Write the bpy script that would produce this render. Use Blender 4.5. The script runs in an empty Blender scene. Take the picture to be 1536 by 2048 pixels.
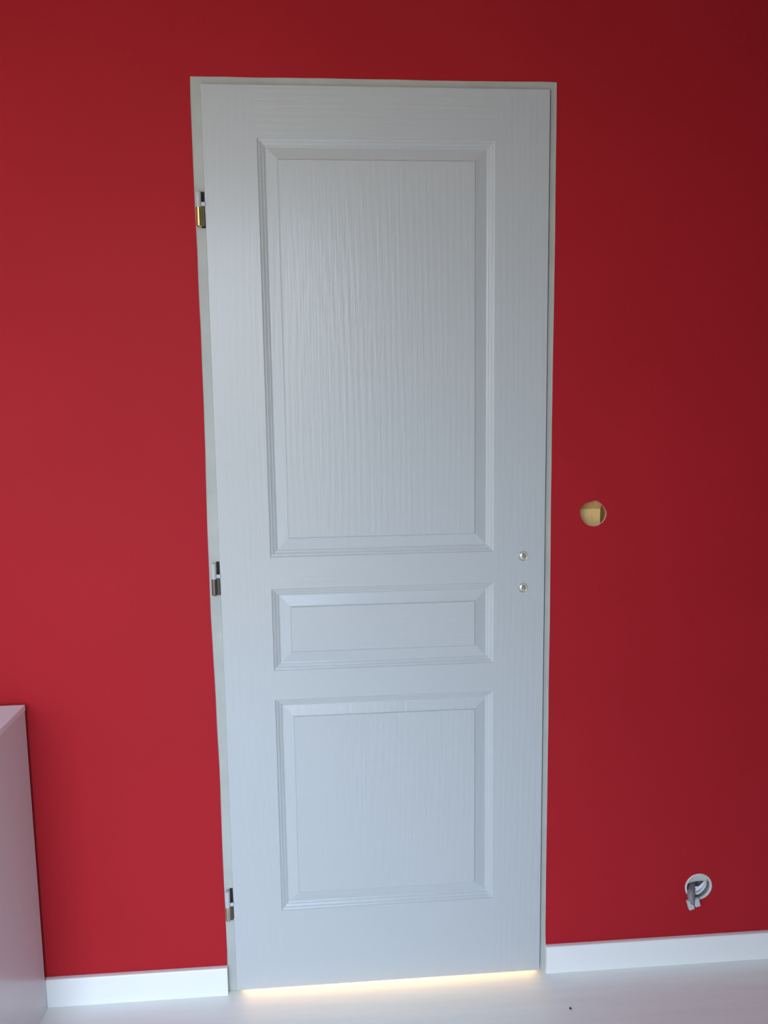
import bpy, bmesh, math, random
from mathutils import Matrix, Vector, noise

random.seed(4)
scene = bpy.context.scene
COL = scene.collection
PI = math.pi

# ------------------------------------------------------------------ camera
F_PX = 1580.9
CAM = (0.2352, -1.7507, 1.3707)
YAW, PITCH, ROLL = -0.07528, -0.12761, 0.01383
cam = bpy.data.cameras.new('camera')
cam.sensor_fit = 'VERTICAL'
cam.sensor_height = 36.0
cam.lens = F_PX * 36.0 / 2048.0
cam.clip_start = 0.02
cam_o = bpy.data.objects.new('camera', cam)
COL.objects.link(cam_o)
Rm = (Matrix.Rotation(YAW, 3, 'Z') @ Matrix.Rotation(PITCH, 3, 'X') @ Matrix.Rotation(ROLL, 3, 'Y'))
right, fwd, up = Rm.col[0], Rm.col[1], Rm.col[2]
M4 = Matrix((right, up, -fwd)).transposed().to_4x4()
M4.translation = Vector(CAM)
cam_o.matrix_world = M4
scene.camera = cam_o

# ------------------------------------------------------------------ colour management
vs = scene.view_settings
vs.view_transform = 'Standard'
vs.look = 'None'
vs.gamma = 1.0
vs.use_curve_mapping = False
vs.exposure = -0.03

# ------------------------------------------------------------------ room measures
WX0, WX1 = -1.38, 2.3          # left and right wall
WY0 = -2.3                    # window wall behind the photographer
CEIL = 2.52
WIN = (-1.25, 0.30, 0.05, 2.38)   # window opening x0, x1, z0, z1

# ------------------------------------------------------------------ world: cool overcast sky over darker ground
world = bpy.data.worlds.new('daylight_sky')
scene.world = world
world.use_nodes = True
nt = world.node_tree
nt.nodes.clear()
tc = nt.nodes.new('ShaderNodeTexCoord')
sep = nt.nodes.new('ShaderNodeSeparateXYZ')
mr = nt.nodes.new('ShaderNodeMapRange')
mr.inputs['From Min'].default_value = -1.0
mr.inputs['From Max'].default_value = 1.0
ramp = nt.nodes.new('ShaderNodeValToRGB')
cr = ramp.color_ramp
cr.elements[0].position = 0.0
cr.elements[0].color = (0.14, 0.125, 0.10, 1)
cr.elements[1].position = 1.0
cr.elements[1].color = (0.44, 0.66, 1.0, 1)
for pos, c in ((0.47, (0.21, 0.195, 0.155, 1)), (0.51, (0.30, 0.28, 0.23, 1)), (0.55, (0.76, 0.80, 0.83, 1)), (0.62, (0.59, 0.78, 1.03, 1))):
    e = cr.elements.new(pos)
    e.color = c
bg = nt.nodes.new('ShaderNodeBackground')
bg.inputs['Strength'].default_value = 9.0
wo = nt.nodes.new('ShaderNodeOutputWorld')
nt.links.new(tc.outputs['Generated'], sep.inputs[0])
nt.links.new(sep.outputs['Z'], mr.inputs['Value'])
nt.links.new(mr.outputs[0], ramp.inputs[0])
nt.links.new(ramp.outputs[0], bg.inputs['Color'])
nt.links.new(bg.outputs[0], wo.inputs[0])

# daylight portal in the window opening (guides sky sampling, emits nothing itself)
pl = bpy.data.lights.new('window_daylight_portal', 'AREA')
pl.shape = 'RECTANGLE'
pl.size = WIN[1] - WIN[0]
pl.size_y = WIN[3] - WIN[2]
pl.cycles.is_portal = True
po = bpy.data.objects.new('window_daylight_portal', pl)
COL.objects.link(po)
po.location = ((WIN[0] + WIN[1]) / 2, WY0 - 0.02, (WIN[2] + WIN[3]) / 2)
po.rotation_euler = (PI / 2, 0, 0)      # -Z of the light looks to +Y, into the room

# warm light of the hallway beyond the door
hl = bpy.data.lights.new('hallway_lamp', 'AREA')
hl.shape = 'RECTANGLE'
hl.size = 1.5
hl.size_y = 0.46
hl.energy = 1000.0
hl.color = (1.0, 0.62, 0.25)
ho = bpy.data.objects.new('hallway_lamp', hl)
COL.objects.link(ho)
ho.location = (0.36, 2.6, 0.26)
ho.rotation_euler = (-PI / 2, 0, 0)

# ------------------------------------------------------------------ materials
def srgb(r, g, b):
    def f(c):
        c /= 255.0
        return c / 12.92 if c <= 0.04045 else ((c + 0.055) / 1.055) ** 2.4
    return (f(r), f(g), f(b), 1.0)


def mat(name, col, rough=0.5, metal=0.0, spec=0.5):
    m = bpy.data.materials.new(name)
    m.use_nodes = True
    b = m.node_tree.nodes['Principled BSDF']
    b.inputs['Base Color'].default_value = col
    b.inputs['Roughness'].default_value = rough
    b.inputs['Metallic'].default_value = metal
    b.inputs['Specular IOR Level'].default_value = spec
    return m


def N(m, t, **kw):
    n = m.node_tree.nodes.new(t)
    for k, v in kw.items():
        if k in n.inputs:
            n.inputs[k].default_value = v
        else:
            setattr(n, k, v)
    return n


def L(m, a, b):
    m.node_tree.links.new(a, b)


def coords(m, scale, rot=(0, 0, 0)):
    t = N(m, 'ShaderNodeTexCoord')
    mp = N(m, 'ShaderNodeMapping')
    mp.inputs['Scale'].default_value = scale
    mp.inputs['Rotation'].default_value = rot
    L(m, t.outputs['Object'], mp.inputs['Vector'])
    return mp.outputs[0]


def add_bump(m, height, strength, dist):
    bp = N(m, 'ShaderNodeBump')
    bp.inputs['Strength'].default_value = strength
    bp.inputs['Distance'].default_value = dist
    L(m, height, bp.inputs['Height'])
    L(m, bp.outputs[0], m.node_tree.nodes['Principled BSDF'].inputs['Normal'])


def vary(m, fac, c0, c1, lo=0.3, hi=0.7):
    r = N(m, 'ShaderNodeValToRGB')
    r.color_ramp.elements[0].position = lo
    r.color_ramp.elements[0].color = c0
    r.color_ramp.elements[1].position = hi
    r.color_ramp.elements[1].color = c1
    L(m, fac, r.inputs[0])
    L(m, r.outputs[0], m.node_tree.nodes['Principled BSDF'].inputs['Base Color'])


# red painted wall with roller stipple
M_red = mat('red_wall_paint', (0.45, 0.0150, 0.028, 1), 0.60, 0, 0.14)
n1 = N(M_red, 'ShaderNodeTexNoise', Scale=260.0, Detail=3.0)
L(M_red, coords(M_red, (1, 1, 1)), n1.inputs['Vector'])
add_bump(M_red, n1.outputs['Fac'], 0.22, 0.0015)
n2 = N(M_red, 'ShaderNodeTexNoise', Scale=2.2, Detail=2.0)
L(M_red, coords(M_red, (1, 1, 1)), n2.inputs['Vector'])
vary(M_red, n2.outputs['Fac'], (0.435, 0.0145, 0.021, 1), (0.465, 0.0155, 0.0235, 1))


def door_paint(name, axis):
    """off-white satin paint over an embossed wood grain running along the axis"""
    m = mat(name, (0.56, 0.565, 0.555, 1), 0.27, 0, 0.45)
    # object space: x across the door, z up it
    s_f = (170.0, 0.0, 6.0) if axis == 'z' else (6.0, 0.0, 170.0)
    fine = N(m, 'ShaderNodeTexNoise', Scale=1.0, Detail=4.0, Roughness=0.6)
    L(m, coords(m, s_f), fine.inputs['Vector'])
    # plain-sawn arches: long stretched rings around a heart line
    s_c = (14.0, 0.0, 1.5) if axis == 'z' else (1.5, 0.0, 14.0)
    vec = coords(m, s_c)
    mp = vec.node
    mp.inputs['Location'].default_value = (-0.225 * 14.0, 0.0, -1.28 * 1.5) if axis == 'z' else (-0.3 * 1.5, 0.0, -0.80 * 14.0)
    wave = N(m, 'ShaderNodeTexWave', Scale=1.6, Distortion=3.0, Detail=2.0)
    wave.inputs['Detail Scale'].default_value = 0.8
    wave.wave_type = 'RINGS'
    wave.rings_direction = 'SPHERICAL'
    L(m, vec, wave.inputs['Vector'])
    mx = N(m, 'ShaderNodeMix', data_type='FLOAT')
    mx.inputs['Factor'].default_value = 0.18
    L(m, fine.outputs['Fac'], mx.inputs[2])
    L(m, wave.outputs['Fac'], mx.inputs[3])
    add_bump(m, mx.outputs[0], 0.42, 0.0013)
    return m


M_dv = door_paint('door_paint_upright_grain', 'z')
M_dh = door_paint('door_paint_level_grain', 'x')

M_frame = mat('frame_primer', (0.56, 0.56, 0.51, 1), 0.6, 0, 0.3)
fn = N(M_frame, 'ShaderNodeTexNoise', Scale=14.0, Detail=3.0)
L(M_frame, coords(M_frame, (1, 1, 1)), fn.inputs['Vector'])
vary(M_frame, fn.outputs['Fac'], (0.47, 0.47, 0.425, 1), (0.53, 0.53, 0.485, 1))

M_hinge = mat('painted_hinge', (0.56, 0.55, 0.54, 1), 0.5)
M_brass = mat('polished_brass', (0.78, 0.56, 0.20, 1), 0.24, 1.0)
M_tarnish = mat('tarnished_brass', (0.20, 0.17, 0.15, 1), 0.38, 0.9)
M_pale_brass = mat('worn_pale_brass', (0.50, 0.43, 0.34, 1), 0.35, 0.9)
M_wing_dark = mat('dark_reflection_wing', (0.085, 0.068, 0.048, 1), 0.5, 0.3)  # brass wing, its dark reflection put into the base colour
M_cap = mat('pale_brass_cap', (0.60, 0.60, 0.53, 1), 0.10, 0.55)
M_dark = mat('dark_hollow', (0.03, 0.028, 0.025, 1), 0.8)

M_base = mat('white_baseboard', (0.93, 0.90, 0.85, 1), 0.42, 0, 0.5)
bn = N(M_base, 'ShaderNodeTexNoise', Scale=1.0, Detail=3.0)
L(M_base, coords(M_base, (6, 1, 160)), bn.inputs['Vector'])
add_bump(M_base, bn.outputs['Fac'], 0.12, 0.0008)

M_floor = mat('pale_grey_laminate', (0.47, 0.45, 0.47, 1), 0.42, 0, 0.45)
f1 = N(M_floor, 'ShaderNodeTexNoise', Scale=1.0, Detail=5.0, Roughness=0.6)
L(M_floor, coords(M_floor, (3.0, 45.0, 1)), f1.inputs['Vector'])
vary(M_floor, f1.outputs['Fac'], (0.87, 0.855, 0.80, 1), (0.92, 0.905, 0.85, 1), 0.3, 0.72)
add_bump(M_floor, f1.outputs['Fac'], 0.08, 0.001)

M_ceil = mat('ceiling_white', (0.76, 0.74, 0.71, 1), 0.9)
M_wallw = mat('pale_wall_paint', (0.82, 0.81, 0.79, 1), 0.8)
wn = N(M_wallw, 'ShaderNodeTexNoise', Scale=180.0, Detail=2.0)
L(M_wallw, coords(M_wallw, (1, 1, 1)), wn.inputs['Vector'])
add_bump(M_wallw, wn.outputs['Fac'], 0.1, 0.001)
M_wallr = mat('grey_wall_paint', (0.20, 0.20, 0.20, 1), 0.8)
M_hall = mat('hallway_paint', (0.75, 0.68, 0.55, 1), 0.8)
M_win = mat('window_white', (0.78, 0.78, 0.76, 1), 0.4)

M_cab = mat('grey_white_laminate', (0.76, 0.75, 0.76, 1), 0.24, 0, 0.5)
cn = N(M_cab, 'ShaderNodeTexNoise', Scale=1.0, Detail=3.0)
L(M_cab, coords(M_cab, (60, 60, 4)), cn.inputs['Vector'])
add_bump(M_cab, cn.outputs['Fac'], 0.05, 0.0006)
M_cabtop = mat('cabinet_top_laminate', (0.88, 0.87, 0.88, 1), 0.45, 0, 0.5)
M_steel = mat('brushed_steel', (0.6, 0.6, 0.6, 1), 0.3, 1.0)

M_plaster = mat('broken_plaster', (0.80, 0.50, 0.40, 1), 0.9)
M_kraft = mat('kraft_board', (0.66, 0.47, 0.23, 1), 0.85, 0, 0.2)
kn = N(M_kraft, 'ShaderNodeTexNoise', Scale=60.0, Detail=3.0)
L(M_kraft, coords(M_kraft, (1, 1, 1)), kn.inputs['Vector'])
vary(M_kraft, kn.outputs['Fac'], (0.95, 0.62, 0.25, 1), (0.98, 0.70, 0.31, 1))
M_kraft_shade = mat('shaded_kraft', (0.68, 0.38, 0.15, 1), 0.9, 0, 0.1)  # darker kraft: the rim's shade put into the colour
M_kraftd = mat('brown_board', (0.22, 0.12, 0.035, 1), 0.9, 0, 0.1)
M_plastic = mat('off_white_plastic', (0.66, 0.63, 0.57, 1), 0.45)
M_plg = mat('grey_plastic', (0.30, 0.27, 0.27, 1), 0.55)
M_cable = mat('grey_cable_sheath', (0.26, 0.21, 0.23, 1), 0.5)
M_wire = mat('white_wire', (0.78, 0.77, 0.76, 1), 0.4)
M_conn = mat('pale_connector', (0.55, 0.60, 0.57, 1), 0.35)
M_crumb = mat('dark_crumb', (0.06, 0.055, 0.06, 1), 0.9)

# ------------------------------------------------------------------ mesh helpers
def link(name, me, m=None, parent=None, loc=None):
    o = bpy.data.objects.new(name, me)
    COL.objects.link(o)
    if m is not None and me is not None:
        for mm in (m if isinstance(m, (list, tuple)) else [m]):
            me.materials.append(mm)
    if parent is not None:
        o.parent = parent
    if loc is not None:
        o.location = loc
    return o


def bm_obj(name, bm, m, parent=None, smooth=False, loc=None):
    bmesh.ops.recalc_face_normals(bm, faces=bm.faces)
    me = bpy.data.meshes.new(name)
    bm.to_mesh(me)
    bm.free()
    if smooth:
        for p in me.polygons:
            p.use_smooth = True
    return link(name, me, m, parent, loc)


def box(bm, x0, x1, y0, y1, z0, z1, mi=0):
    v = [bm.verts.new(c) for c in ((x0, y0, z0), (x1, y0, z0), (x1, y1, z0), (x0, y1, z0),
                                   (x0, y0, z1), (x1, y0, z1), (x1, y1, z1), (x0, y1, z1))]
    fs = []
    for q in ((0, 3, 2, 1), (4, 5, 6, 7), (0, 1, 5, 4), (1, 2, 6, 5), (2, 3, 7, 6), (3, 0, 4, 7)):
        f = bm.faces.new([v[i] for i in q])
        f.material_index = mi
        fs.append(f)
    return fs


def box_obj(name, b, m, parent=None, bevel=0.0, seg=2):
    bm = bmesh.new()
    box(bm, *b)
    if bevel > 0:
        bmesh.ops.bevel(bm, geom=list(bm.edges), offset=bevel, segments=seg, affect='EDGES', profile=0.5)
    return bm_obj(name, bm, m, parent)


def empty(name, loc=(0, 0, 0)):
    o = bpy.data.objects.new(name, None)
    o.empty_display_size = 0.1
    COL.objects.link(o)
    o.location = loc
    return o


def tag(o, label, cat, kind=None, group=None):
    o['label'] = label
    o['category'] = cat
    if kind:
        o['kind'] = kind
    if group:
        o['group'] = group
    return o


def lathe(bm, prof, centre, seg=32, axis='y', mi=0, cap_first=False, cap_last=False):
    """prof: (radius, offset along the axis)"""
    rings = []
    for r, h in prof:
        ring = []
        for k in range(seg):
            a = 2 * PI * k / seg
            if axis == 'y':
                co = (centre[0] + r * math.cos(a), centre[1] + h, centre[2] + r * math.sin(a))
            else:
                co = (centre[0] + r * math.cos(a), centre[1] + r * math.sin(a), centre[2] + h)
            ring.append(bm.verts.new(co))
        rings.append(ring)
    for a, b in zip(rings[:-1], rings[1:]):
        for k in range(seg):
            f = bm.faces.new((a[k], a[(k + 1) % seg], b[(k + 1) % seg], b[k]))
            f.material_index = mi
            f.smooth = True
    if cap_first:
        bm.faces.new(rings[0]).material_index = mi
    if cap_last:
        bm.faces.new(rings[-1]).material_index = mi


def tube(bm, pts, radius, seg=10, steps=8, cap=True):
    """smooth tube through the points (Catmull-Rom); radius may be a list"""
    P = [Vector(p) for p in pts]
    rad = radius if isinstance(radius, (list, tuple)) else [radius] * len(P)
    Q, RR = [], []
    for i in range(len(P) - 1):
        p0, p1, p2, p3 = P[max(i - 1, 0)], P[i], P[i + 1], P[min(i + 2, len(P) - 1)]
        for s in range(steps):
            t = s / steps
            Q.append(0.5 * ((2 * p1) + (p2 - p0) * t + (2 * p0 - 5 * p1 + 4 * p2 - p3) * t * t
                            + (3 * p1 - p0 - 3 * p2 + p3) * t ** 3))
            RR.append(rad[i] * (1 - t) + rad[i + 1] * t)
    Q.append(P[-1])
    RR.append(rad[-1])
    rings = []
    ref = Vector((0.3, 0.2, 0.93))
    for i, q in enumerate(Q):
        d = (Q[min(i + 1, len(Q) - 1)] - Q[max(i - 1, 0)]).normalized()
        u = d.cross(ref)
        if u.length < 1e-4:
            u = d.cross(Vector((1, 0, 0)))
        u.normalize()
        ref = u.cross(d)
        w = d.cross(u)
        rings.append([bm.verts.new(q + RR[i] * (math.cos(2 * PI * k / seg) * u + math.sin(2 * PI * k / seg) * w))
                      for k in range(seg)])
    for a, b in zip(rings[:-1], rings[1:]):
        for k in range(seg):
            bm.faces.new((a[k], a[(k + 1) % seg], b[(k + 1) % seg], b[k])).smooth = True
    if cap:
        bm.faces.new(rings[0])
        bm.faces.new(rings[-1])


# ------------------------------------------------------------------ door measures
LX0, LX1 = 0.0, 0.7335
LZ0, LZ1 = 0.006, 2.042
LY = -0.006                    # front of the leaf, proud of the frame
LTH = 0.040
PX0, PX1 = 0.112, 0.6155
PANELS = ((1.050, 1.938), (0.789, 0.978), (0.2035, 0.721))
FX0, FX1, FZ = -0.0205, 0.7485, 2.0585     # where the red paint meets the frame
HINGES = ((1.829, 1.797, 1.758), (1.041, 1.005, 0.968), (0.262, 0.222, 0.187))
HOLE = (0.8464, 1.1315, 0.0308)
BOXH = (1.1316, 0.1965, 0.0345)

# ------------------------------------------------------------------ red wall, with the door opening and two round cut-outs
def hole_ring(c, r, n, rough, seed):
    pts = []
    for k in range(n):
        a = 2 * PI * k / n
        rr = r * (1 + rough * noise.noise(Vector((math.cos(a) * 1.3 + seed, math.sin(a) * 1.3, seed))))
        pts.append((c[0] + rr * math.cos(a), c[1] + rr * math.sin(a)))
    return pts


def wob(t, s, amp):
    return amp * (noise.noise(Vector((t * 3.0, s, 0.3))) + 0.5 * noise.noise(Vector((t * 11.0, s, 4.3))))


WT = 0.007
outer = [(WX0, 0.0)]
# hand-cut paint edge around the frame: nearly straight with a slight waver
nz = 40
outer += [(FX0 - 0.0006, 0.0), (FX0 - 0.0006, 0.066)]
outer += [(FX0 + wob(FZ * k / nz, 1.7, 0.0022) * min(1.0, FZ * k / nz / 0.4) - 0.0035 * math.exp(-((FZ * k / nz - 1.05) / 0.35) ** 2), FZ * k / nz)
          for k in range(2, nz)]
nx = 20
outer += [(FX0 + (FX1 - FX0) * k / nx, FZ + wob(k / nx, 6.1, 0.0018)) for k in range(0, nx + 1)]
outer += [(FX1 + wob(FZ * k / nz, 9.4, 0.0012) * min(1.0, FZ * k / nz / 0.4), FZ * k / nz) for k in range(nz - 1, 1, -1)]
outer += [(FX1 + 0.0012, 0.066), (FX1 + 0.0012, 0.0), (WX1, 0.0), (WX1, CEIL), (WX0, CEIL)]
ring1 = [(HOLE[0] + dx, HOLE[1] + dz) for dx, dz in [
    (-0.0315, 0.004), (-0.030, 0.011), (-0.0245, 0.018), (-0.016, 0.0235), (-0.006, 0.0265), (0.004, 0.029),
    (0.0075, 0.0285), (0.013, 0.0255), (0.020, 0.020), (0.026, 0.013), (0.0305, 0.0055), (0.0318, -0.002),
    (0.0305, -0.0095), (0.0275, -0.0165), (0.0235, -0.0215), (0.019, -0.0245), (0.013, -0.029), (0.005, -0.0312),
    (-0.004, -0.0305), (-0.012, -0.0275), (-0.018, -0.0235), (-0.0225, -0.0185), (-0.0265, -0.0125),
    (-0.0295, -0.005)]]
ring2 = hole_ring(BOXH[:2], BOXH[2], 32, 0.03, 9.1)

bm = bmesh.new()
edges = []
for loop in (outer, ring1, ring2):
    vv = [bm.verts.new((x, 0.0, z)) for x, z in loop]
    for i in range(len(vv)):
        edges.append(bm.edges.new((vv[i], vv[(i + 1) % len(vv)])))
bmesh.ops.triangle_fill(bm, use_beauty=True, edges=edges)
for f in bm.faces:
    f.normal_update()
    if f.normal.y > 0:
        f.normal_flip()
front = list(bm.faces)
bnd = [e for e in bm.edges if len(e.link_faces) == 1]
ext = bmesh.ops.extrude_edge_only(bm, edges=bnd)
for v in [g for g in ext['geom'] if isinstance(g, bmesh.types.BMVert)]:
    v.co.y += WT
for f in bm.faces:
    if abs(f.normal.y) < 0.5 and f not in front:
        f.material_index = 1
frontset = set(front)
for f in bm.faces:
    f.material_index = 0 if f in frontset else 1
me = bpy.data.meshes.new('wall_back')
bm.to_mesh(me)
bm.free()
tag(link('wall_back', me, [M_red, M_plaster]), 'red painted wall around the white panelled door', 'wall', 'structure')

# floor, running on under the door into the hallway
tag(box_obj('floor', (WX0, WX1, WY0, 3.0, -0.05, 0.0), M_floor),
    'pale grey wood grain laminate floor in front of the door', 'floor', 'structure')
tag(box_obj('ceiling', (WX0 - 0.1, WX1 + 0.1, WY0 - 0.1, 3.1, CEIL, CEIL + 0.1), M_ceil),
    'white ceiling above the red wall', 'ceiling', 'structure')
tag(box_obj('wall_left', (WX0 - 0.1, WX0, WY0, 3.0, -0.05, CEIL), M_wallw),
    'pale side wall out of view left of the cabinet', 'wall', 'structure')
tag(box_obj('wall_right', (WX1, WX1 + 0.1, WY0, 3.0, -0.05, CEIL), M_wallr),
    'dim grey side wall out of view right of the door', 'wall', 'structure')
bm = bmesh.new()
for b in ((WX0, WIN[0], 0, CEIL), (WIN[1], WX1, 0, CEIL), (WIN[0], WIN[1], 0, WIN[2]), (WIN[0], WIN[1], WIN[3], CEIL)):
    box(bm, b[0], b[1], WY0 - 0.1, WY0, b[2], b[3])
tag(bm_obj('wall_front', bm, M_wallr), 'dim grey wall with the window, behind the photographer', 'wall', 'structure')
tag(box_obj('wall_hall', (WX0, WX1, 3.0, 3.1, -0.05, CEIL), M_hall),
    'far wall of the hallway beyond the door', 'wall', 'structure')
# hallway side of the partition
bm = bmesh.new()
box(bm, WX0, -0.03, 0.060, 0.072, 0, CEIL)
box(bm, 0.765, WX1, 0.060, 0.072, 0, CEIL)
box(bm, -0.03, 0.765, 0.060, 0.072, 2.08, CEIL)
tag(bm_obj('wall_partition', bm, M_hall), 'hallway face of the partition around the door', 'wall', 'structure')

# window frame (open casement frame) behind the photographer
wroot = empty('window_1', ((WIN[0] + WIN[1]) / 2, WY0, WIN[2]))
tag(wroot, 'white window frame behind the photographer', 'window', 'structure')
hw, hh = (WIN[1] - WIN[0]) / 2, WIN[3] - WIN[2]
bm = bmesh.new()
box(bm, -hw, -hw + 0.05, -0.08, -0.03, 0, hh)
box(bm, hw - 0.05, hw, -0.08, -0.03, 0, hh)
box(bm, -hw + 0.05, hw - 0.05, -0.08, -0.03, 0, 0.05)
box(bm, -hw + 0.05, hw - 0.05, -0.08, -0.03, hh - 0.05, hh)
box(bm, -0.035, 0.035, -0.08, -0.03, 0.05, hh - 0.05)
bm_obj('window_frame', bm, M_win, wroot)
bm = bmesh.new()
box(bm, -hw - 0.05, hw + 0.05, 0.0, 0.10, -0.03, 0.0)
bm_obj('window_sill', bm, M_win, wroot)

# ------------------------------------------------------------------ baseboards
def baseboard(name, x0, x1, label):
    bm = bmesh.new()
    prof = [(-0.0005, 0.0), (-0.012, 0.0), (-0.012, 0.0655), (-0.0105, 0.0683), (-0.008, 0.0690), (-0.0005, 0.0690)]
    rings = [[bm.verts.new((x, y, z)) for y, z in prof] for x in (x0, x1)]
    n = len(prof)
    for k in range(n):
        bm.faces.new((rings[0][k], rings[0][(k + 1) % n], rings[1][(k + 1) % n], rings[1][k]))
    bm.faces.new(rings[0])
    bm.faces.new(rings[1])
    tag(bm_obj(name, bm, M_base), label, 'baseboard', 'structure')


baseboard('baseboard_left', WX0 + 0.001, FX0 + 0.0004, 'white baseboard between the grey cabinet and the door')
baseboard('baseboard_right', FX1 + 0.0005, WX1 - 0.001, 'white baseboard right of the door under the wired box')

# ------------------------------------------------------------------ door frame
FY = 0.0012
troot = empty('trim_1', (LX0, 0.03, 0.0))
tag(troot, 'narrow beige grey door frame set flush in the red wall', 'door frame', 'structure')


def at(root, bm):
    bmesh.ops.translate(bm, verts=bm.verts, vec=-root.location)


def notched_jamb():
    bm = bmesh.new()
    box(bm, -0.030, -0.0085, FY, 0.062, 0.002, FZ + 0.012)
    cuts = sorted((h[2] - 0.001, h[0] + 0.002) for h in HINGES)
    z = 0.002
    for a, b in cuts:
        box(bm, -0.0085, -0.0010, FY, 0.062, z, a)
        box(bm, -0.0085, -0.0010, 0.045, 0.062, a, b)
        z = b
    box(bm, -0.0085, -0.0010, FY, 0.062, z, FZ + 0.012)
    # stop behind the leaf
    box(bm, -0.0010, 0.020, 0.036, 0.062, 0.002, LZ1 - 0.01)
    return bm


bm = notched_jamb()
at(troot, bm)
bm_obj('jamb', bm, M_frame, troot)
bm = bmesh.new()
box(bm, LX1 + 0.0030, LX1 + 0.028, FY, 0.062, 0.002, FZ + 0.012)
box(bm, LX1 - 0.014, LX1 + 0.0030, 0.036, 0.062, 0.002, LZ1 - 0.01)
at(troot, bm)
bm_obj('jamb', bm, M_frame, troot)
bm = bmesh.new()
box(bm, -0.0010, LX1 + 0.0030, FY, 0.062, LZ1 + 0.0015, FZ + 0.012)
box(bm, -0.0010, LX1 + 0.0030, 0.036, 0.062, LZ1 - 0.01, LZ1 + 0.0015)
at(troot, bm)
bm_obj('head', bm, M_frame, troot)

# ------------------------------------------------------------------ door leaf
droot = empty('door_1', (LX0, LY + LTH / 2, LZ0))
tag(droot, 'white three-panel door leaf with embossed wood grain', 'door', 'structure')

bm = bmesh.new()
xs = [LX0, PX0, PX1, LX1]
zs = [LZ0]
for z0, z1 in reversed(PANELS):
    zs += [z0, z1]
zs.append(LZ1)
vg = [[bm.verts.new((x, LY, z)) for x in xs] for z in zs]
for j in range(len(zs) - 1):
    for i in range(3):
        if i == 1 and j % 2 == 1:
            continue
        f = bm.faces.new((vg[j][i], vg[j][i + 1], vg[j + 1][i + 1], vg[j + 1][i]))
        f.material_index = 1 if i == 1 else 0
# edges and rear face
bk = [bm.verts.new((x, LY + LTH, z)) for x, z in ((LX0, LZ0), (LX1, LZ0), (LX1, LZ1), (LX0, LZ1))]
bm.faces.new(bk)
for seq, (a, b) in (([vg[0][i] for i in range(4)], (0, 1)), ([r[3] for r in vg], (1, 2)),
                    ([vg[-1][i] for i in (3, 2, 1, 0)], (2, 3)), ([r[0] for r in reversed(vg)], (3, 0))):
    bm.faces.new(seq + [bk[b], bk[a]])
bmesh.ops.recalc_face_normals(bm, faces=bm.faces)
# soften the outer front arris a touch
arr = [e for e in bm.edges if all(abs(v.co.y - LY) < 1e-6 for v in e.verts)
       and (all(abs(v.co.x - LX0) < 1e-6 for v in e.verts) or all(abs(v.co.x - LX1) < 1e-6 for v in e.verts)
            or all(abs(v.co.z - LZ0) < 1e-6 for v in e.verts) or all(abs(v.co.z - LZ1) < 1e-6 for v in e.verts))]
bmesh.ops.bevel(bm, geom=arr, offset=0.0012, segments=2, affect='EDGES', profile=0.5)
at(droot, bm)
bm_obj('leaf', bm, [M_dv, M_dh], droot)

PROFILE = [(0.0, 0.0), (0.0012, 0.0016), (0.0040, 0.0030), (0.0058, 0.0032), (0.0070, 0.0046), (0.0110, 0.0066),
           (0.0128, 0.0068), (0.0140, 0.0082), (0.0165, 0.0092), (0.0185, 0.0090), (0.0405, 0.0036),
           (0.0414, 0.0044), (0.0422, 0.0040), (0.0432, 0.0016), (0.0440, 0.0012)]


def make_panel(z0, z1, m):
    bm = bmesh.new()
    rings = []
    for d, y in PROFILE:
        rings.append([bm.verts.new((x, LY + y, z)) for x, z in
                      ((PX0 + d, z0 + d), (PX1 - d, z0 + d), (PX1 - d, z1 - d), (PX0 + d, z1 - d))])
    for a, b in zip(rings[:-1], rings[1:]):
        for k in range(4):
            bm.faces.new((a[k], a[(k + 1) % 4], b[(k + 1) % 4], b[k]))
    for f in bm.faces:
        f.normal_update()
        if f.normal.y > 0:
            f.normal_flip()
    at(droot, bm)
    me = bpy.data.meshes.new('panel')
    bm.to_mesh(me)
    bm.free()
    p = link('panel', me, m, droot)
    d, y = PROFILE[-1]
    bm = bmesh.new()
    bm.faces.new([bm.verts.new((x, LY + y, z)) for x, z in
                  ((PX0 + d, z0 + d), (PX1 - d, z0 + d), (PX1 - d, z1 - d), (PX0 + d, z1 - d))])
    at(droot, bm)
    for f in bm.faces:
        f.normal_update()
        if f.normal.y > 0:
            f.normal_flip()
    me = bpy.data.meshes.new('raised_field')
    bm.to_mesh(me)
    bm.free()
    link('raised_field', me, m, p)


make_panel(*PANELS[0], M_dv)
make_panel(*PANELS[1], M_dh)
make_panel(*PANELS[2], M_dv)

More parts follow.
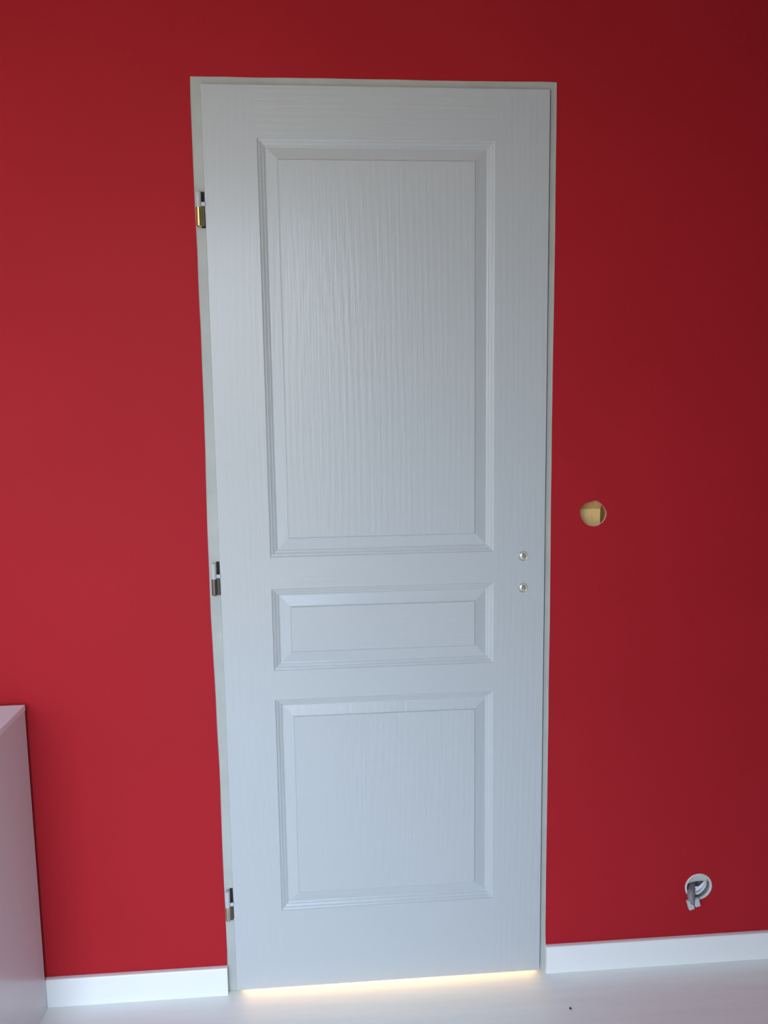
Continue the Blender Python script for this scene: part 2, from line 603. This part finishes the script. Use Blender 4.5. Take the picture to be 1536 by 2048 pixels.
# hinges: painted upper knuckle with an arm to the leaf, brass lower knuckle with a wing
HX, HY, HR = -0.0128, -0.0075, 0.0058
for (zt, zm, zb), knuckle_mat, said in zip(HINGES, (M_brass, M_tarnish, M_pale_brass),
                                           ('polished brass lower knuckle', 'tarnished dark lower knuckle', 'worn pale lower knuckle')):
    bm = bmesh.new()
    lathe(bm, [(0.0, zt), (0.0042, zt), (HR, zt - 0.0018), (HR, zt - 0.0022), (HR, zm + 0.0008), (HR, zm + 0.0004), (0.0, zm + 0.0004)], (HX, HY, 0), 20, 'z')
    box(bm, HX + 0.003, 0.0012, HY - 0.0015, HY + 0.0012, zm + 0.0025, zm + 0.0105)
    at(droot, bm)
    h = bm_obj('hinge', bm, M_hinge, droot)
    bm = bmesh.new()
    lathe(bm, [(0.0, zm), (HR + 0.0003, zm), (HR + 0.0003, zm - 0.0004), (HR + 0.0003, zb + 0.0030), (HR + 0.0003, zb + 0.0025), (0.0042, zb), (0.0, zb)], (HX, HY, 0), 24, 'z')
    at(droot, bm)
    k = bm_obj('lower_knuckle', bm, knuckle_mat, h)
    k['label'] = said
    bm = bmesh.new()
    box(bm, HX + 0.002, -0.0014, HY + 0.0005, HY + 0.0030, zb + 0.001, zm + 0.0018)
    at(droot, bm)
    bm_obj('hinge_wing', bm, M_wing_dark, h)

# lock position: two small domed brass caps on rings in the right stile
for z in (1.0375, 0.9640):
    c = (0.6832, LY, z)
    bm = bmesh.new()
    lathe(bm, [(0.0106, 0.0), (0.0106, -0.0007), (0.0100, -0.0012), (0.0094, -0.0007), (0.0090, 0.0008), (0.0086, 0.0010)],
          c, 36, 'y')
    at(droot, bm)
    b = bm_obj('lock_bushing', bm, M_brass, droot)
    b['label'] = 'round brass bushing in the right stile'
    bm = bmesh.new()
    prof = []
    for k in range(9):
        a = math.radians(34) * (1 - k / 8.0)
        prof.append((max(0.0086 * math.sin(a) / math.sin(math.radians(34)), 0.0002),
                     0.0008 - 0.0086 / math.sin(math.radians(34)) * (math.cos(a) - math.cos(math.radians(34)))))
    lathe(bm, prof, c, 36, 'y', cap_last=True)
    at(droot, bm)
    bm_obj('bushing_cap', bm, M_cap, b)

# ------------------------------------------------------------------ hole through the plasterboard
hroot = empty('cable_hole', (HOLE[0], 0.0, HOLE[1]))
tag(hroot, 'ragged round hole in the red wall beside the door, tan board inside', 'hole')
bm = bmesh.new()
box(bm, HOLE[0] - 0.07, HOLE[0] + 0.0275, 0.030, 0.036, HOLE[1] - 0.07, HOLE[1] + 0.07)
at(hroot, bm)
bm_obj('backing_board', bm, M_kraft, hroot)
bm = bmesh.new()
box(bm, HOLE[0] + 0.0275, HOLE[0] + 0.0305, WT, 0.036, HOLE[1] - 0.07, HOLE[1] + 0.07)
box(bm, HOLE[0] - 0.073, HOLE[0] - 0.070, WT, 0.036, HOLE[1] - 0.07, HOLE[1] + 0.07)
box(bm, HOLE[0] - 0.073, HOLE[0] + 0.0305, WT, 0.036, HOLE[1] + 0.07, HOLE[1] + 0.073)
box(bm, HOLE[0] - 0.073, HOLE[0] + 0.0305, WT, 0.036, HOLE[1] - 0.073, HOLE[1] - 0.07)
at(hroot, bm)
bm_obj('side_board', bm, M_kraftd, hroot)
# added sloping flap in darker kraft, standing in for shade under the upper rim
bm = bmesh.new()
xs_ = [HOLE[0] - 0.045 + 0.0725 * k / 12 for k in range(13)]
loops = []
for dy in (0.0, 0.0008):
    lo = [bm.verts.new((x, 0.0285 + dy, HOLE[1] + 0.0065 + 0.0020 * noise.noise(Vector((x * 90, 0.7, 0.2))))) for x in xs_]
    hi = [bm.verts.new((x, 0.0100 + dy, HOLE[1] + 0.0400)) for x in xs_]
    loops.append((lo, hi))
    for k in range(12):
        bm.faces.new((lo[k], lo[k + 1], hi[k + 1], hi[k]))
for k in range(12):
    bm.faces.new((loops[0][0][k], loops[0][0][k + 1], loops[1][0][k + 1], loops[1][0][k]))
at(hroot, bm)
bm_obj('shade_flap', bm, M_kraft_shade, hroot)

# ------------------------------------------------------------------ flush electrical box with loose wires
eroot = empty('electrical_box', (BOXH[0], 0.0, BOXH[1]))
tag(eroot, 'round wall box low on the red wall with loose wires hanging out', 'electrical box')
bx, bz = BOXH[0], BOXH[1]
bm = bmesh.new()
lathe(bm, [(0.0300, 0.001), (0.0300, 0.040), (0.0270, 0.044), (0.0010, 0.044)], (bx, 0, bz), 32, 'y', cap_last=True)
at(eroot, bm)
bm_obj('back_box', bm, M_plg, eroot)
bm = bmesh.new()
lathe(bm, [(0.0296, 0.004), (0.0296, -0.0008), (0.0305, -0.0014), (0.0335, -0.0014), (0.0346, -0.0004), (0.0346, 0.003)],
      (bx, 0, bz), 36, 'y')
at(eroot, bm)
bm_obj('box_ring', bm, M_plastic, eroot)
# half-round shield across the upper part of the box
bm = bmesh.new()
arc = [(0.0292 * math.cos(a), 0.0292 * math.sin(a)) for a in [math.radians(8 + 172 * k / 16) for k in range(17)]]
low = [(-0.022, 0.0005), (-0.012, 0.006), (0.0, 0.0085), (0.012, 0.0088), (0.022, 0.006)]
pts2 = arc + low
fr = [bm.verts.new((bx + x, 0.003 + 0.010 * (0.030 - z) / 0.03, bz + z)) for x, z in pts2]
bk2 = [bm.verts.new((v.co.x, v.co.y + 0.002, v.co.z)) for v in fr]
bm.faces.new(fr)
bm.faces.new(bk2)
for i in range(len(fr)):
    j = (i + 1) % len(fr)
    bm.faces.new((fr[i], fr[j], bk2[j], bk2[i]))
at(eroot, bm)
bm_obj('box_shield', bm, M_plastic, eroot)
# white wires looping inside
bm = bmesh.new()
tube(bm, [(bx - 0.016, 0.010, bz - 0.018), (bx - 0.002, 0.004, bz - 0.010), (bx + 0.012, 0.003, bz + 0.003),
          (bx + 0.021, 0.008, bz + 0.006), (bx + 0.021, 0.010, bz - 0.004), (bx + 0.013, 0.008, bz - 0.014),
          (bx - 0.002, 0.004, bz - 0.020), (bx - 0.016, 0.010, bz - 0.018)], 0.0036, 10, 6)
at(eroot, bm)
bm_obj('wire', bm, M_wire, eroot)
bm = bmesh.new()
tube(bm, [(bx - 0.012, 0.012, bz - 0.010), (bx + 0.002, 0.006, bz - 0.006), (bx + 0.012, 0.005, bz - 0.003),
          (bx + 0.019, 0.010, bz + 0.001)], 0.0034, 10, 6)
at(eroot, bm)
bm_obj('wire', bm, M_wire, eroot)
# grey sheath coming out at the lower left
bm = bmesh.new()
tube(bm, [(bx + 0.004, 0.034, bz - 0.004), (bx - 0.009, 0.016, bz - 0.008), (bx - 0.020, -0.003, bz - 0.013),
          (bx - 0.023, -0.012, bz - 0.026), (bx - 0.021, -0.011, bz - 0.033)], [0.0075, 0.0090, 0.0095, 0.0088, 0.0070], 14, 6)
at(eroot, bm)
bm_obj('cable_sheath', bm, M_cable, eroot)


def connector(p, tilt, w, h):
    bm = bmesh.new()
    box(bm, -w / 2, w / 2, -0.005, 0.005, -h, 0.0)
    bmesh.ops.bevel(bm, geom=list(bm.edges), offset=0.0022, segments=2, affect='EDGES', profile=0.5)
    bmesh.ops.transform(bm, matrix=Matrix.Translation(Vector(p) - eroot.location) @ Matrix.Rotation(tilt, 4, 'Y'),
                        verts=bm.verts)
    return bm_obj('wire_connector', bm, M_conn, eroot)


connector((bx - 0.0295, -0.013, bz - 0.025), -0.30, 0.0140, 0.025)
connector((bx - 0.0115, -0.011, bz - 0.023), -0.25, 0.0140, 0.021)

# ------------------------------------------------------------------ grey cabinet at the left edge
CX1, CX0 = -0.4365, -1.3365
CY1, CY0 = -0.0155, -0.3155
CZ = 0.737
croot = empty('low_cabinet', ((CX0 + CX1) / 2, (CY0 + CY1) / 2, 0.0))
tag(croot, 'glossy grey low cabinet standing against the red wall left of the door', 'cabinet')


def cpart(name, b, m, bev=0.0008, parent=None):
    bm = bmesh.new()
    box(bm, *b)
    if bev:
        bmesh.ops.bevel(bm, geom=list(bm.edges), offset=bev, segments=2, affect='EDGES', profile=0.5)
    at(croot, bm)
    return bm_obj(name, bm, m, parent or croot)


TT = 0.013
cpart('top_board', (CX0, CX1 + 0.0015, CY0, CY1, CZ - TT, CZ), M_cabtop, 0.0012)
cpart('side_panel', (CX1 - 0.018, CX1, CY0 + 0.001, CY1, 0.0, CZ - TT - 0.0003), M_cab)
cpart('side_panel', (CX0, CX0 + 0.018, CY0 + 0.001, CY1, 0.0, CZ - TT - 0.0003), M_cab)
cpart('back_panel', (CX0 + 0.019, CX1 - 0.019, CY1 - 0.008, CY1, 0.06, CZ - TT - 0.001), M_cab, 0)
cpart('bottom_board', (CX0 + 0.019, CX1 - 0.019, CY0 + 0.02, CY1 - 0.009, 0.06, 0.078), M_cab, 0)
cpart('plinth', (CX0 + 0.019, CX1 - 0.019, CY0 + 0.05, CY0 + 0.066, 0.0, 0.059), M_cab, 0)
xm = (CX0 + CX1) / 2
for x0, x1, hx in ((CX0 + 0.020, xm - 0.0015, xm - 0.045), (xm + 0.0015, CX1 - 0.020, xm + 0.045)):
    d = cpart('cabinet_door', (x0, x1, CY0, CY0 + 0.018, 0.065, CZ - TT - 0.003), M_cab, 0.001)
    bm = bmesh.new()
    tube(bm, [(hx, CY0, 0.46), (hx, CY0 - 0.028, 0.462), (hx, CY0 - 0.028, 0.568), (hx, CY0, 0.57)], 0.005, 10, 6)
    at(croot, bm)
    bm_obj('handle', bm, M_steel, d)

# ------------------------------------------------------------------ dark crumb on the floor
bm = bmesh.new()
bmesh.ops.create_icosphere(bm, subdivisions=2, radius=0.003)
for v in bm.verts:
    v.co *= 1 + 0.35 * noise.noise(v.co * 500)
    v.co.z *= 0.5
zmin = min(v.co.z for v in bm.verts)
bmesh.ops.translate(bm, verts=bm.verts, vec=(0, 0, -zmin))
tag(bm_obj('crumb', bm, M_crumb, None, True, (0.7716, -0.1297, 0.0)),
    'tiny dark crumb lying on the pale floor right of the door', 'crumb')
